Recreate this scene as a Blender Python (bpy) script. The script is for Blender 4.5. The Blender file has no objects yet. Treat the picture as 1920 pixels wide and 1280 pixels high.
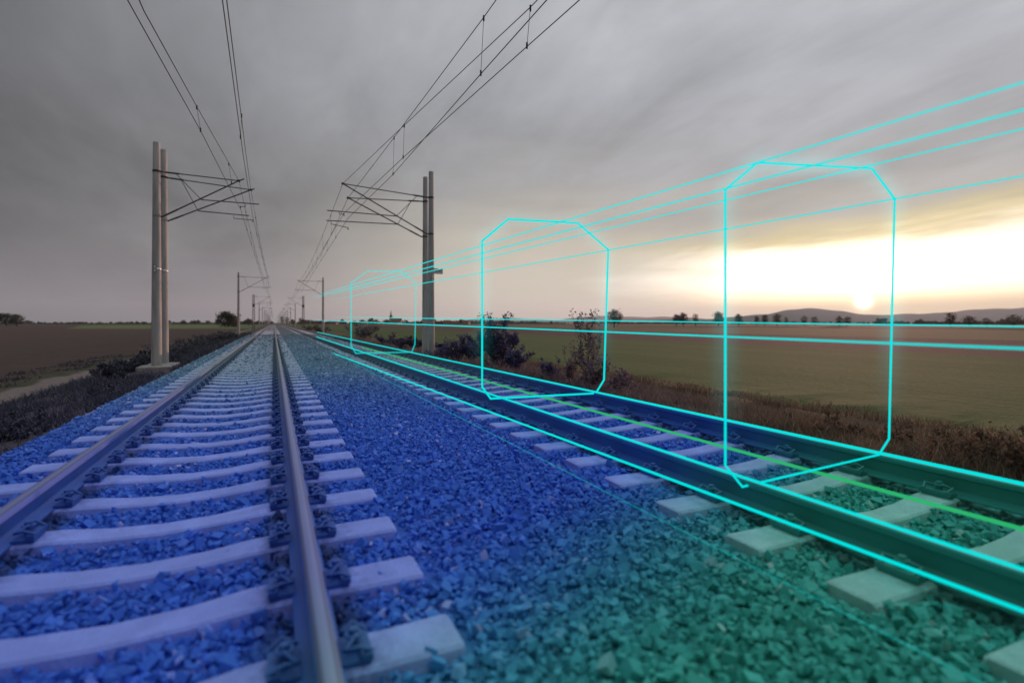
import bpy, math, random
import numpy as np
from mathutils import Vector
R = math.radians
sc = bpy.context.scene
col = sc.collection
random.seed(7)

# ------------------------------------------------------------------ camera
# world: X across the tracks, Y along them (vanishing point), Z up, z = 0 at the rail heads
F, CX, HY = 985.0, 960.0, 605.0          # focal length, centre and horizon in photo pixels
CAMZ = 1.028
YAW = math.atan((CX - 513) / F)
cam_d = bpy.data.cameras.new('camera')
cam = bpy.data.objects.new('camera', cam_d); col.objects.link(cam)
cam.location = (0, 0, CAMZ)
cam.rotation_euler = (R(90), 0, -YAW)
cam_d.sensor_width = 36
cam_d.lens = F / 1920 * 36
cam_d.shift_y = -(640 - HY) / 1920
cam_d.clip_start = 0.05
cam_d.clip_end = 60000
cam_d.dof.use_dof = True
cam_d.dof.focus_distance = 8.0
cam_d.dof.aperture_fstop = .85
sc.camera = cam

# ------------------------------------------------------------------ exposure
sc.view_settings.view_transform = 'Standard'
sc.view_settings.look = 'None'
sc.view_settings.exposure = 0
sc.view_settings.gamma = 1
sc.render.engine = 'CYCLES'
sc.cycles.max_bounces = 6
sc.cycles.diffuse_bounces = 3
sc.cycles.glossy_bounces = 2
sc.cycles.transparent_max_bounces = 24
sc.cycles.use_denoising = True
sc.cycles.sample_clamp_indirect = 4

# ------------------------------------------------------------------ node expressions
def lin(r, g, b):
    f = lambda c: (c / 255 / 12.92) if c / 255 <= .04045 else ((c / 255 + .055) / 1.055) ** 2.4
    return (f(r), f(g), f(b))

class E:
    """a socket of a node tree with arithmetic"""
    def __init__(s, nt, sock): s.nt, s.s = nt, sock
    def _m(s, op, *o, clamp=False):
        n = s.nt.nodes.new('ShaderNodeMath'); n.operation = op; n.use_clamp = clamp
        for i, v in enumerate((s,) + o):
            if isinstance(v, E): s.nt.links.new(v.s, n.inputs[i])
            else: n.inputs[i].default_value = v
        return E(s.nt, n.outputs[0])
    def __add__(s, o): return s._m('ADD', o)
    __radd__ = __add__
    def __mul__(s, o): return s._m('MULTIPLY', o)
    __rmul__ = __mul__
    def __sub__(s, o): return s._m('SUBTRACT', o)
    def __rsub__(s, o): return (s * -1) + o
    def __truediv__(s, o): return s._m('DIVIDE', o)
    def pow(s, o): return s._m('POWER', o)
    def abs(s): return s._m('ABSOLUTE')
    def max(s, o): return s._m('MAXIMUM', o)
    def min(s, o): return s._m('MINIMUM', o)
    def sin(s): return s._m('SINE')
    def sat(s): return s._m('ADD', 0.0, clamp=True)
    def step(s, a, b, lo=0.0, hi=1.0):
        n = s.nt.nodes.new('ShaderNodeMapRange'); n.interpolation_type = 'SMOOTHSTEP'; n.clamp = True
        s.nt.links.new(s.s, n.inputs['Value'])
        if a > b: a, b, lo, hi = b, a, hi, lo
        n.inputs['From Min'].default_value = a; n.inputs['From Max'].default_value = b
        n.inputs['To Min'].default_value = lo; n.inputs['To Max'].default_value = hi
        return E(s.nt, n.outputs[0])
    def ramp(s, stops, interp='LINEAR'):
        n = s.nt.nodes.new('ShaderNodeValToRGB'); cr = n.color_ramp; cr.interpolation = interp
        while len(cr.elements) < len(stops): cr.elements.new(0.5)
        for e, (p, c) in zip(cr.elements, stops):
            e.position = p
            e.color = (*c, 1) if isinstance(c, tuple) else (c, c, c, 1)
        s.nt.links.new(s.s, n.inputs[0])
        return E(s.nt, n.outputs[0])

def put(nt, sock, v):
    if isinstance(v, E): nt.links.new(v.s, sock)
    elif isinstance(v, tuple) and len(v) == 3 and sock.type == 'RGBA': sock.default_value = (*v, 1)
    else: sock.default_value = v

def mix(nt, f, a, b, mode='MIX'):
    n = nt.nodes.new('ShaderNodeMix'); n.data_type = 'RGBA'; n.blend_type = mode
    put(nt, n.inputs[0], f); put(nt, n.inputs[6], a); put(nt, n.inputs[7], b)
    return E(nt, n.outputs[2])

def combine(nt, x, y, z):
    n = nt.nodes.new('ShaderNodeCombineXYZ')
    for i, v in enumerate((x, y, z)): put(nt, n.inputs[i], v)
    return E(nt, n.outputs[0])

def noise(nt, vec, scale, detail=4, rough=.55, dist=0.0, out=0):
    n = nt.nodes.new('ShaderNodeTexNoise')
    n.inputs['Scale'].default_value = scale; n.inputs['Detail'].default_value = detail
    n.inputs['Roughness'].default_value = rough; n.inputs['Distortion'].default_value = dist
    if vec is not None: nt.links.new(vec.s, n.inputs['Vector'])
    return E(nt, n.outputs[out])

def wpos(nt):
    g = nt.nodes.new('ShaderNodeNewGeometry')
    sp = nt.nodes.new('ShaderNodeSeparateXYZ'); nt.links.new(g.outputs['Position'], sp.inputs[0])
    return E(nt, g.outputs['Position']), E(nt, sp.outputs[0]), E(nt, sp.outputs[1]), E(nt, sp.outputs[2])

# ------------------------------------------------------------------ sky
SUN_AZ = R(58.2)            # clockwise from +Y
SUN_EL = R(1.9)
world = bpy.data.worlds.new('World'); sc.world = world
world.use_nodes = True
nt = world.node_tree; nt.nodes.clear()
wo = nt.nodes.new('ShaderNodeOutputWorld'); bg = nt.nodes.new('ShaderNodeBackground')
nt.links.new(bg.outputs[0], wo.inputs[0])
tc = nt.nodes.new('ShaderNodeTexCoord')
sp = nt.nodes.new('ShaderNodeSeparateXYZ'); nt.links.new(tc.outputs['Generated'], sp.inputs[0])
dx, dy, dz = (E(nt, sp.outputs[i]) for i in range(3))
az = dx._m('ARCTAN2', dy) * (180 / math.pi)                      # degrees right of the track direction
el = dz.max(-1)._m('ARCSINE') * (180 / math.pi)
inv = (dz.max(0.0) + 0.16).pow(-1.0)
px, py = dx * inv, dy * inv
cl1 = noise(nt, combine(nt, px * .9, py * .55, 0.3), 1.5, 7, .55, .35)
cl2 = noise(nt, combine(nt, px * 1.5, py * .5, 4.0), 3.2, 6, .6, .5)
lay = noise(nt, combine(nt, az * .035, el * .30, 2.0), 1.0, 5, .55, .3)  # layered cloud near the horizon
sdir = (math.sin(SUN_AZ) * math.cos(SUN_EL), math.cos(SUN_AZ) * math.cos(SUN_EL), math.sin(SUN_EL))
sdot = (dx * sdir[0] + dy * sdir[1] + dz * sdir[2])
# grey deck, dark to the left, lighter to the right and overhead
g_az = ((az + 180) / 360).ramp([(0, .20), (.30, .19), (.445, .150), (.50, .26), (.56, .36), (.61, .44), (.66, .46), (.72, .40), (.85, .25), (1, .20)])
g_up = el.step(8, 32) * .30 + .84 + el.step(42, 72) * 3.2
g = g_az * g_up
deck = mix(nt, el.step(4, 24), (.985, .985, .99), (.94, .975, 1.045))
dk = nt.nodes.new('ShaderNodeVectorMath'); dk.operation = 'SCALE'
nt.links.new(deck.s, dk.inputs[0]); nt.links.new((g * (cl1 * 1.1 + cl2 * .50 + .19)).s, dk.inputs[3])
sky = E(nt, dk.outputs[0])
# thinner pinkish cloud low over the horizon
low = el.step(11, 0.5) * az.step(-40, 20, .85, 1.0)
sky = mix(nt, low * .75, sky, mix(nt, az.step(-10, 26), lin(138, 134, 140), lin(192, 184, 176)))
# warm light under the deck towards the sun
w1 = (el + (lay - .5) * 9 + (cl2 - .5) * 5 + (az - 30).max(0) * .08).step(20, 3.0) * az.step(-4, 27) * az.step(140, 85)
sky = mix(nt, w1 * .9, sky, lin(212, 205, 186))
# the open break: almost white, with a torn upper edge and golden fringe
edge = el + (lay - .5) * 5.5 + (cl2 - .5) * 2.0 + (az - 50).max(-30) * -.075
fr = (edge + (cl1 - .5) * 4).step(11.5, 7.2) * az.step(24, 52) * az.step(120, 85)
fr = fr * fr
sky = mix(nt, fr * .75, sky, lin(228, 208, 140))
br = edge.step(8.5, 5.0) * (az + (lay - .5) * 22).step(30, 47) * az.step(115, 85) * (el + (lay - .5) * 1.6).step(1.2, 3.6, .12, 1.0)
nis = nt.nodes.new('ShaderNodeTexSky'); nis.sky_type = 'NISHITA'; nis.sun_disc = False
nis.sun_elevation = SUN_EL; nis.sun_rotation = SUN_AZ; nis.dust_density = 2.0
nsc = nt.nodes.new('ShaderNodeVectorMath'); nsc.operation = 'SCALE'
nt.links.new(nis.outputs[0], nsc.inputs[0]); nsc.inputs[3].default_value = .05; nis.air_density = .6
clear = mix(nt, 1.0, (.90, .94, .97), E(nt, nsc.outputs[0]), 'ADD')
sky = mix(nt, br, sky, clear)
gold = el.step(3.4, .6) * az.step(44, 62) * az.step(115, 85)
sky = mix(nt, gold * .7, sky, lin(226, 200, 134))
# the sun itself, just clearing the hills
sunv = sdot.max(0).pow(30000) * 9.0 + sdot.max(0).pow(2500) * .35 + sdot.max(0).pow(120) * .12
sv = nt.nodes.new('ShaderNodeVectorMath'); sv.operation = 'SCALE'
sv.inputs[0].default_value = (1.0, .86, .55); nt.links.new(sunv.s, sv.inputs[3])
sky = mix(nt, 1.0, sky, E(nt, sv.outputs[0]), 'ADD')
# below the horizon
sky = mix(nt, el.step(-.2, -1.5), sky, (.06, .055, .05))
nt.links.new(sky.s, bg.inputs[0]); bg.inputs[1].default_value = 1.0

sl = bpy.data.lights.new('sun', 'SUN'); sun = bpy.data.objects.new('sun', sl); col.objects.link(sun)
sl.energy = 5.0; sl.angle = R(1.0); sl.color = (1.0, .50, .38)
SD = Vector((math.sin(SUN_AZ) * math.cos(SUN_EL), math.cos(SUN_AZ) * math.cos(SUN_EL), math.sin(SUN_EL)))
sun.rotation_euler = SD.to_track_quat('Z', 'Y').to_euler()
sun.location = (40, 30, 20)

# ------------------------------------------------------------------ photo pixel -> point at a real depth
RT = Vector((math.cos(YAW), -math.sin(YAW), 0)); FW = Vector((math.sin(YAW), math.cos(YAW), 0))
C0 = Vector((0, 0, CAMZ))
def ray(x, y): return FW + RT * ((x - CX) / F) + Vector((0, 0, (HY - y) / F))
def at_t(x, y, t): d = ray(x, y); return C0 + d * (t / d.y)
def at_h(x, y, h): d = ray(x, y); return C0 + d * ((h - CAMZ) / d.z)
def at_x(x, y, a): d = ray(x, y); return C0 + d * (a / d.x)

# ------------------------------------------------------------------ mesh helpers
class MB:
    def __init__(s): s.v, s.f, s.sm = [], [], []
    def add(s, vs, fs, smooth=False):
        o = len(s.v); s.v += [tuple(p) for p in vs]; s.f += [tuple(i + o for i in f) for f in fs]; s.sm += [smooth] * len(fs)
    def box(s, lo, hi, M=None):
        x0, y0, z0 = lo; x1, y1, z1 = hi
        vs = [Vector(p) for p in ((x0,y0,z0),(x1,y0,z0),(x1,y1,z0),(x0,y1,z0),(x0,y0,z1),(x1,y0,z1),(x1,y1,z1),(x0,y1,z1))]
        if M: vs = [M @ p for p in vs]
        s.add(vs, [(0,3,2,1),(4,5,6,7),(0,1,5,4),(1,2,6,5),(2,3,7,6),(3,0,4,7)])
    def tube(s, pts, r, n=8, cap=True, smooth=True):
        pts = [Vector(p) for p in pts]; k = len(pts)
        rs = list(r) if hasattr(r, '__len__') else [r] * k
        ref = None; vs = []
        for i, p in enumerate(pts):
            t = (pts[min(i + 1, k - 1)] - pts[max(i - 1, 0)]).normalized()
            if ref is None: ref = Vector((0, 0, 1)) if abs(t.z) < .9 else Vector((1, 0, 0))
            u = (ref - t * ref.dot(t)).normalized(); w = t.cross(u); ref = u
            for j in range(n):
                a = 2 * math.pi * j / n
                vs.append(p + (u * math.cos(a) + w * math.sin(a)) * rs[i])
        fs = [(i*n+j, i*n+(j+1)%n, (i+1)*n+(j+1)%n, (i+1)*n+j) for i in range(k-1) for j in range(n)]
        s.add(vs, fs, smooth)
        if cap: s.add(vs[:n], [tuple(range(n))[::-1]]); s.add(vs[-n:], [tuple(range(n))])
    def build(s, name, mat, parent=None, loc=None):
        me = bpy.data.meshes.new(name); me.from_pydata(s.v, [], s.f)
        me.polygons.foreach_set('use_smooth', s.sm); me.update()
        return link(name, me, mat, parent, loc)

def link(name, me, mat, parent=None, loc=None):
    o = bpy.data.objects.new(name, me); col.objects.link(o)
    if mat: me.materials.append(mat)
    if parent is not None: o.parent = parent
    if loc is not None: o.location = loc
    return o

def mesh_np(name, verts, faces, attrs=None, smooth=False):
    me = bpy.data.meshes.new(name); k = faces.shape[1]
    me.vertices.add(len(verts)); me.vertices.foreach_set('co', verts.astype(np.float32).ravel())
    me.loops.add(faces.size); me.loops.foreach_set('vertex_index', faces.astype(np.int32).ravel())
    me.polygons.add(len(faces)); me.polygons.foreach_set('loop_start', np.arange(0, faces.size, k, dtype=np.int32))
    me.polygons.foreach_set('loop_total', np.full(len(faces), k, np.int32))
    me.polygons.foreach_set('use_smooth', np.full(len(faces), smooth, bool))
    for nm, a in (attrs or {}).items():
        at = me.attributes.new(nm, 'FLOAT', 'POINT'); at.data.foreach_set('value', a.astype(np.float32).ravel())
    me.update(calc_edges=True)
    return me

def tag(o, label=None, cat=None, group=None, kind=None):
    if label: o['label'] = label
    if cat: o['category'] = cat
    if group: o['group'] = group
    if kind: o['kind'] = kind
    return o
def empty(name, loc):
    o = bpy.data.objects.new(name, None); col.objects.link(o); o.location = loc; o.empty_display_size = .2; return o
def copy_tree(o, parent=None):
    c = o.copy(); col.objects.link(c)
    if parent: c.parent = parent
    for ch in o.children: copy_tree(ch, c)
    return c

# ------------------------------------------------------------------ materials
def new_mat(name):
    m = bpy.data.materials.new(name); m.use_nodes = True; t = m.node_tree
    b = t.nodes['Principled BSDF']; return m, t, b
def attr(t, nm):
    n = t.nodes.new('ShaderNodeAttribute'); n.attribute_name = nm; return E(t, n.outputs['Fac'])
def bump(t, b, h, strength=.5, dist=.02):
    n = t.nodes.new('ShaderNodeBump'); n.inputs['Strength'].default_value = strength; n.inputs['Distance'].default_value = dist
    t.links.new(h.s, n.inputs['Height']); t.links.new(n.outputs[0], b.inputs['Normal'])
def lum(t, c):
    n = t.nodes.new('ShaderNodeRGBToBW'); put(t, n.inputs[0], c); return E(t, n.outputs[0])

BLUE, GREEN, TEAL = (.036, .200, .98), (.032, .56, .44), (.20, .46, .68)
def wash(t, base, amount=1.0, veg=False, lift=.45):
    """the blue dye on the track bed: deep blue near by, green in the near right corner, fading out far along the line"""
    _, x, y, z = wpos(t)
    fb = (y / 100).ramp([(0, 1.0), (.05, .96), (.13, .80), (.25, .62), (.45, .40), (.8, .12), (1, .05)])
    if veg: fb = fb * ((y - x * .3).step(2.0, 9.0)) * x.abs().step(12, 6)
    wob = noise(t, combine(t, x * .5, y * .5, 0.0), 1.0, 2) - .5
    u = y - x * .45 + wob * .6
    tint = mix(t, u.step(2.4, .7), BLUE, GREEN)
    tint = mix(t, y.step(5, 17), tint, TEAL)
    if veg: tint = mix(t, 1.0, tint, (.11, .10, .36), 'MIX')
    L = lum(t, base)
    s = t.nodes.new('ShaderNodeVectorMath'); s.operation = 'SCALE'
    t.links.new(tint.s, s.inputs[0]); t.links.new((L * 1.9 + lift).s, s.inputs[3])
    return mix(t, fb * amount, base, E(t, s.outputs[0]))

M = {}
# ballast stones and the bed under them
m, t, b = new_mat('ballast_stone'); M['stone'] = m
tone = attr(t, 'tone'); rust_shade = attr(t, 'rust_shade')
P, x, y, z = wpos(t)
c = tone.ramp([(0, (.09, .085, .085)), (.4, (.17, .16, .155)), (.70, (.27, .25, .24)), (.86, (.44, .40, .39)), (1, (.70, .62, .62))])
c = mix(t, rust_shade, c, (.045, .03, .025))  # rust stain and painted shade share this dark mix
n1 = noise(t, P, 60, 3); c = mix(t, .35, c, n1.ramp([(.3, .4), (.7, 1.0)]), 'MULTIPLY')
c = wash(t, c, tone.step(.62, .95, .93, .45), lift=.52)
put(t, b.inputs['Base Color'], mix(t, rust_shade * .82, c, wash(t, mix(t, n1, (.022, .016, .014), (.05, .035, .028)), .75, lift=.10))); b.inputs['Roughness'].default_value = .85
m, t, b = new_mat('ballast_bed'); M['bed'] = m
P, x, y, z = wpos(t)
v = t.nodes.new('ShaderNodeTexVoronoi'); v.inputs['Scale'].default_value = 17; t.links.new(P.s, v.inputs['Vector'])
vc = lum(t, E(t, v.outputs['Color'])); vd = E(t, v.outputs['Distance'])
big = noise(t, P, .8, 4)
c = (vc * .8 + big * .4 - .1).ramp([(0, (.07, .065, .065)), (.5, (.20, .19, .18)), (.85, (.34, .32, .30)), (1, (.55, .52, .5))])
c = mix(t, .8, c, vd.ramp([(0, 1.0), (.55, .35)]), 'MULTIPLY')
put(t, b.inputs['Base Color'], wash(t, c, .93, lift=.45)); b.inputs['Roughness'].default_value = .9
bump(t, b, vd * -1, .9, .05)
# sleepers
m, t, b = new_mat('sleeper_concrete'); M['sleeper'] = m
P, x, y, z = wpos(t)
n1 = noise(t, P, 5, 6, .65); n2 = noise(t, P, 80, 3)
oi = t.nodes.new('ShaderNodeObjectInfo'); rnd = E(t, oi.outputs['Random'])
tco = t.nodes.new('ShaderNodeTexCoord'); spo = t.nodes.new('ShaderNodeSeparateXYZ'); t.links.new(tco.outputs['Object'], spo.inputs[0])
ox = E(t, spo.outputs[0]); n3 = noise(t, P, 14, 5, .7)
c = mix(t, n1.step(.35, .7), (.46, .40, .42), (.66, .58, .60))
c = mix(t, .3, c, n2.ramp([(.3, .6), (.7, 1.0)]), 'MULTIPLY')
c = mix(t, rnd * .32 * n1.step(.3, .6), c, (.33, .29, .28))
c = mix(t, (ox.abs() - .7525).abs().step(.34, .12) * n3.step(.38, .62) * .75, c, (.17, .11, .08))
c = mix(t, n3.step(.60, .70) * .5, c, (.22, .20, .19))
put(t, b.inputs['Base Color'], wash(t, c, .58, lift=.40)); b.inputs['Roughness'].default_value = .85
bump(t, b, n2 + n1, .35, .01)
# rails
m, t, b = new_mat('rail_rust'); M['rail'] = m
P, x, y, z = wpos(t)
n1 = noise(t, combine(t, x * 6, y * .6, z * 9), 4, 5)
c = mix(t, n1, (.055, .038, .032), (.115, .08, .065))
put(t, b.inputs['Base Color'], wash(t, c, .9, lift=.42)); b.inputs['Roughness'].default_value = .5
bump(t, b, n1, .2, .005)
m, t, b = new_mat('rail_polish'); M['head'] = m
P, x, y, z = wpos(t)
n1 = noise(t, combine(t, x * 40, y * .5, 0.0), 3, 4)
c = mix(t, n1, (.30, .27, .27), (.46, .42, .42))
oc = t.nodes.new('ShaderNodeTexCoord'); so = t.nodes.new('ShaderNodeSeparateXYZ'); t.links.new(oc.outputs['Object'], so.inputs[0])
edge_ = E(t, so.outputs[0]).abs().step(.013, .024)               # worn bright strip, duller shoulders
c = mix(t, edge_ * .75, c, (.10, .07, .075))
put(t, b.inputs['Base Color'], wash(t, c, .40)); b.inputs['Metallic'].default_value = .75
put(t, b.inputs['Roughness'], n1 * .25 + .3)
m, t, b = new_mat('clip_steel'); M['clip'] = m
put(t, b.inputs['Base Color'], wash(t, mix(t, noise(t, wpos(t)[0], 50), (.025, .02, .018), (.07, .05, .04)), .8)); b.inputs['Roughness'].default_value = .6
# masts
def concrete(name, base, dark):
    m, t, b = new_mat(name)
    P, x, y, z = wpos(t)
    n1 = noise(t, combine(t, x * 3, y * 3, z * .35), 2.2, 6, .65); n2 = noise(t, P, 45, 3)
    c = mix(t, n1.step(.3, .7), dark, base)
    c = mix(t, .25, c, n2.ramp([(.3, .5), (.7, 1.0)]), 'MULTIPLY')
    put(t, b.inputs['Base Color'], c); b.inputs['Roughness'].default_value = .9
    bump(t, b, n2, .3, .004); return m
M['concrete'] = concrete('mast_concrete', (.50, .47, .45), (.33, .31, .30))
M['footing'] = concrete('footing_concrete', (.42, .40, .38), (.25, .24, .23))
def plain(name, c, rough=.6, metal=0.0, var=.3):
    m, t, b = new_mat(name)
    n1 = noise(t, wpos(t)[0], 12, 4)
    k = tuple(v * (1 - var) for v in c)
    put(t, b.inputs['Base Color'], mix(t, n1, k, c)); b.inputs['Roughness'].default_value = rough
    b.inputs['Metallic'].default_value = metal; return m
M['metal'] = plain('dark_zinc', (.055, .055, .06), .55, .3)
M['insul'] = plain('insulator_brown', (.03, .022, .02), .3)
M['wire'] = plain('wire_copper', (.03, .027, .026), .6, .3)
M['lattice'] = plain('lattice_steel', (.10, .095, .10), .6, .2)
M['band'] = plain('bright_band', (.8, .78, .75), .35, .5)
M['plate'] = plain('sign_enamel', (.75, .73, .70), .4, 0, .1)
M['black'] = plain('black_paint', (.012, .012, .013), .5)
M['bark'] = plain('bark', (.07, .055, .045), .9)
M['house'] = plain('house_wall', (.42, .36, .32), .9)
M['roof'] = plain('roof_tile', (.16, .07, .05), .9)
M['window'] = plain('window_glass', (.03, .035, .04), .2)
def leafmat(name, c0, c1, amount=0.0, trans=.25):
    m, t, b = new_mat(name)
    tone = attr(t, 'tone')
    c = mix(t, tone, c0, c1)
    if amount: c = wash(t, c, amount, True)
    put(t, b.inputs['Base Color'], c); b.inputs['Roughness'].default_value = .7
    tr = t.nodes.new('ShaderNodeBsdfTranslucent'); put(t, tr.inputs[0], c)
    mx = t.nodes.new('ShaderNodeMixShader'); mx.inputs[0].default_value = trans
    t.links.new(b.outputs[0], mx.inputs[1]); t.links.new(tr.outputs[0], mx.inputs[2])
    t.links.new(mx.outputs[0], t.nodes['Material Output'].inputs[0]); return m
M['leaf_far'] = leafmat('leaf_far', (.06, .045, .032), (.13, .095, .062))
M['leaf_dark'] = leafmat('leaf_dark', (.025, .032, .020), (.07, .075, .045))
M['leaf_left'] = leafmat('leaf_left', (.035, .042, .035), (.085, .092, .075), .40)
M['leaf_right'] = leafmat('leaf_right', (.05, .055, .055), (.13, .12, .11), .75)
M['leaf_dry'] = leafmat('leaf_dry', (.13, .085, .065), (.30, .21, .16), .45)
M['leaf_brown'] = leafmat('leaf_brown', (.07, .045, .03), (.18, .12, .075), .0)
M['grass_left'] = leafmat('grass_left', (.055, .058, .048), (.105, .105, .09), .40)
M['grass_right'] = leafmat('grass_right', (.09, .07, .045), (.24, .18, .12), .35)
M['crop'] = leafmat('crop', (.05, .055, .025), (.12, .115, .05), .0)
# ground: ploughed soil, young crop, tracks, as strips of field running along the railway
m, t, b = new_mat('field_ground'); M['field'] = m
P, x, y, z = wpos(t)
nb = noise(t, combine(t, x * .02, y * .006, 0.0), 3, 5)
nf = noise(t, P, 2.5, 6, .7)
ns = noise(t, combine(t, x * 1.4, y * .05, 0.0), 1.0, 4, .6)
xs = x + (nb - .5) * 1.2 + (nf - .5) * .45
nw = noise(t, combine(t, x * .30, y * .012, 3.0), 1.0, 3, .6)
green = mix(t, (ns * .35 + nb * .25 + nw * .9 - .25).sat(), (.040, .066, .026), (.100, .128, .046))
green = mix(t, (nf - .5).step(.0, .22) * .35, green, (.09, .075, .05))
brown = mix(t, ns * .5 + nf * .5, (.075, .048, .042), (.105, .070, .060))
olive = mix(t, ns, (.095, .088, .050), (.150, .130, .075))
rough_g = mix(t, nf, (.07, .05, .035), (.17, .125, .085))
right = mix(t, xs.step(11.4, 12.6), rough_g, green)
right = mix(t, xs.step(39, 41), right, brown)
right = mix(t, xs.step(76, 80), right, olive)
right = mix(t, xs.step(175, 190), right, brown)
right = mix(t, xs.step(260, 300), right, olive)
left = mix(t, (ns * .35 + nf * .65), (.060, .042, .037), (.110, .078, .068))
left = mix(t, (y + x * .43).step(197, 202) * (x + y * .254).step(-9, -4), left, mix(t, nf, (.10, .12, .05), (.15, .17, .075)))
left = mix(t, (y - x * .9).step(620, 700), left, (.062, .066, .042))
grav = mix(t, nf, (.16, .13, .12), (.25, .205, .19))
lt = xs.step(-7.25, -6.95) * xs.step(-5.9, -6.2)
left = mix(t, xs.step(-8.6, -7.8), left, mix(t, nf, (.045, .045, .028), (.11, .10, .07)))
left = mix(t, lt, left, grav)
c = mix(t, x.step(-1, 1), left, right)
rt = (xs.step(9.6, 9.9) * xs.step(10.5, 10.2)).max(xs.step(11.0, 11.2) * xs.step(11.8, 11.6))
c = mix(t, rt * .6, c, (.10, .07, .055))
put(t, b.inputs['Base Color'], c); b.inputs['Roughness'].default_value = 1.0
b.inputs['Specular IOR Level'].default_value = .1
bump(t, b, nf + ns * .5, .9, .10)
m, t, b = new_mat('verge_soil'); M['verge'] = m
P, x, y, z = wpos(t); nf = noise(t, P, 5, 6, .7)
put(t, b.inputs['Base Color'], wash(t, mix(t, nf, (.05, .045, .032), (.15, .12, .085)), .3, True)); b.inputs['Roughness'].default_value = 1
b.inputs['Specular IOR Level'].default_value = .1
bump(t, b, nf, .8, .08)
m, t, b = new_mat('hill'); M['hill'] = m
P, x, y, z = wpos(t); nf = noise(t, P, .004, 6, .6)
put(t, b.inputs['Base Color'], mix(t, nf, (.05, .055, .045), (.11, .105, .08))); b.inputs['Roughness'].default_value = 1
b.inputs['Specular IOR Level'].default_value = 0
# light lines
def glow_mat(name, colr, strength=1.0, alpha=1.0):
    m = bpy.data.materials.new(name); m.use_nodes = True; t = m.node_tree; t.nodes.clear()
    o = t.nodes.new('ShaderNodeOutputMaterial'); e = t.nodes.new('ShaderNodeEmission')
    e.inputs[0].default_value = (*colr, 1); e.inputs[1].default_value = strength
    if alpha < 1:
        tr = t.nodes.new('ShaderNodeBsdfTransparent'); mx = t.nodes.new('ShaderNodeMixShader'); mx.inputs[0].default_value = alpha
        t.links.new(tr.outputs[0], mx.inputs[1]); t.links.new(e.outputs[0], mx.inputs[2]); t.links.new(mx.outputs[0], o.inputs[0])
    else: t.links.new(e.outputs[0], o.inputs[0])
    m.cycles.emission_sampling = 'NONE'
    return m
CY = lin(0, 228, 226)
M['cyan'] = glow_mat('cyan_light', CY)
M['cyan_mid'] = glow_mat('cyan_light_soft', CY, 1, .85)
_t = M['cyan_mid'].node_tree; _mx = [n for n in _t.nodes if n.type == 'MIX_SHADER'][0]
put(_t, _mx.inputs[0], wpos(_t)[2].step(52, 2, .0, .95))
M['cyan_faint'] = glow_mat('cyan_light_faint', CY, 1, .32)
M['cyan_thin'] = glow_mat('cyan_light_thin', CY, 1, .16)
M['green_light'] = glow_mat('green_light', lin(44, 180, 110), 1, .9)
def halo_mat(name, pts, rad, strength, z0, z1):
    """soft glow round a run of tube: emission in the air falling off with the distance from it (points in local x, z)"""
    m = bpy.data.materials.new(name); m.use_nodes = True; t = m.node_tree; t.nodes.clear()
    o = t.nodes.new('ShaderNodeOutputMaterial'); e = t.nodes.new('ShaderNodeEmission')
    tc = t.nodes.new('ShaderNodeTexCoord'); sp = t.nodes.new('ShaderNodeSeparateXYZ'); t.links.new(tc.outputs['Object'], sp.inputs[0])
    X, Y, Z = (E(t, sp.outputs[k]) for k in range(3)); best = None
    for (ax, az_), (bx_, bz) in zip(pts[:-1], pts[1:]):
        ux, uz = bx_ - ax, bz - az_; l2 = ux * ux + uz * uz
        h = (((X - ax) * ux + (Z - az_) * uz) * (1 / l2)).sat()
        qx = X - ax - h * ux; qz = Z - az_ - h * uz
        d2 = qx * qx + qz * qz; best = d2 if best is None else best.min(d2)
    d = (best + Y * Y).pow(.5) * (1 / rad)
    f = d.step(1.0, 0.0); f = f * f * Z.step(z0, z1)
    e.inputs[0].default_value = (0.0, .8, .8, 1); t.links.new((f * strength).s, e.inputs[1])
    t.links.new(e.outputs[0], o.inputs['Volume']); return m
# ------------------------------------------------------------------ terrain
XL0, XL1, XR0, XR1 = -1.356, .149, 2.845, 4.325          # the four rails
CL, CR = (XL0 + XL1) / 2, (XR0 + XR1) / 2
def ground_z(x):                                         # cross-section of the embankment
    return float(np.interp(x, [-9, -5.6, -4.6, -3.2, -2.75, 5.6, 6.4, 7.6, 9.0, 10.2, 10.7, 11.4, 12.2],
                           [-1.0, -.95, -.72, -.58, -.52, -.52, -.56, -.70, -.90, -.98, -.90, -.99, -1.0]))
def ballast_z(x):
    z = np.interp(x, [-2.75, -2.35, -2.1, -1.9, XL0, CL, XL1, .75, 1.4, 2.2, XR0, CR, XR1, 4.95, 5.15, 5.75],
                  [-.55, -.25, -.205, -.205, -.205, -.245, -.205, -.20, -.20, -.20, -.205, -.245, -.205, -.205, -.23, -.56])
    return z

def sheet(name, xs, ys, zf, mat):
    X, Y = np.meshgrid(xs, ys); Z = zf(X, Y)
    v = np.stack([X, Y, Z], -1).reshape(-1, 3); nx = len(xs)
    i = np.arange((len(ys) - 1) * nx).reshape(len(ys) - 1, nx)[:, :-1].ravel()
    f = np.stack([i, i + 1, i + nx + 1, i + nx], -1)
    return link(name, mesh_np(name, v, f, smooth=True), mat)

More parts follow.
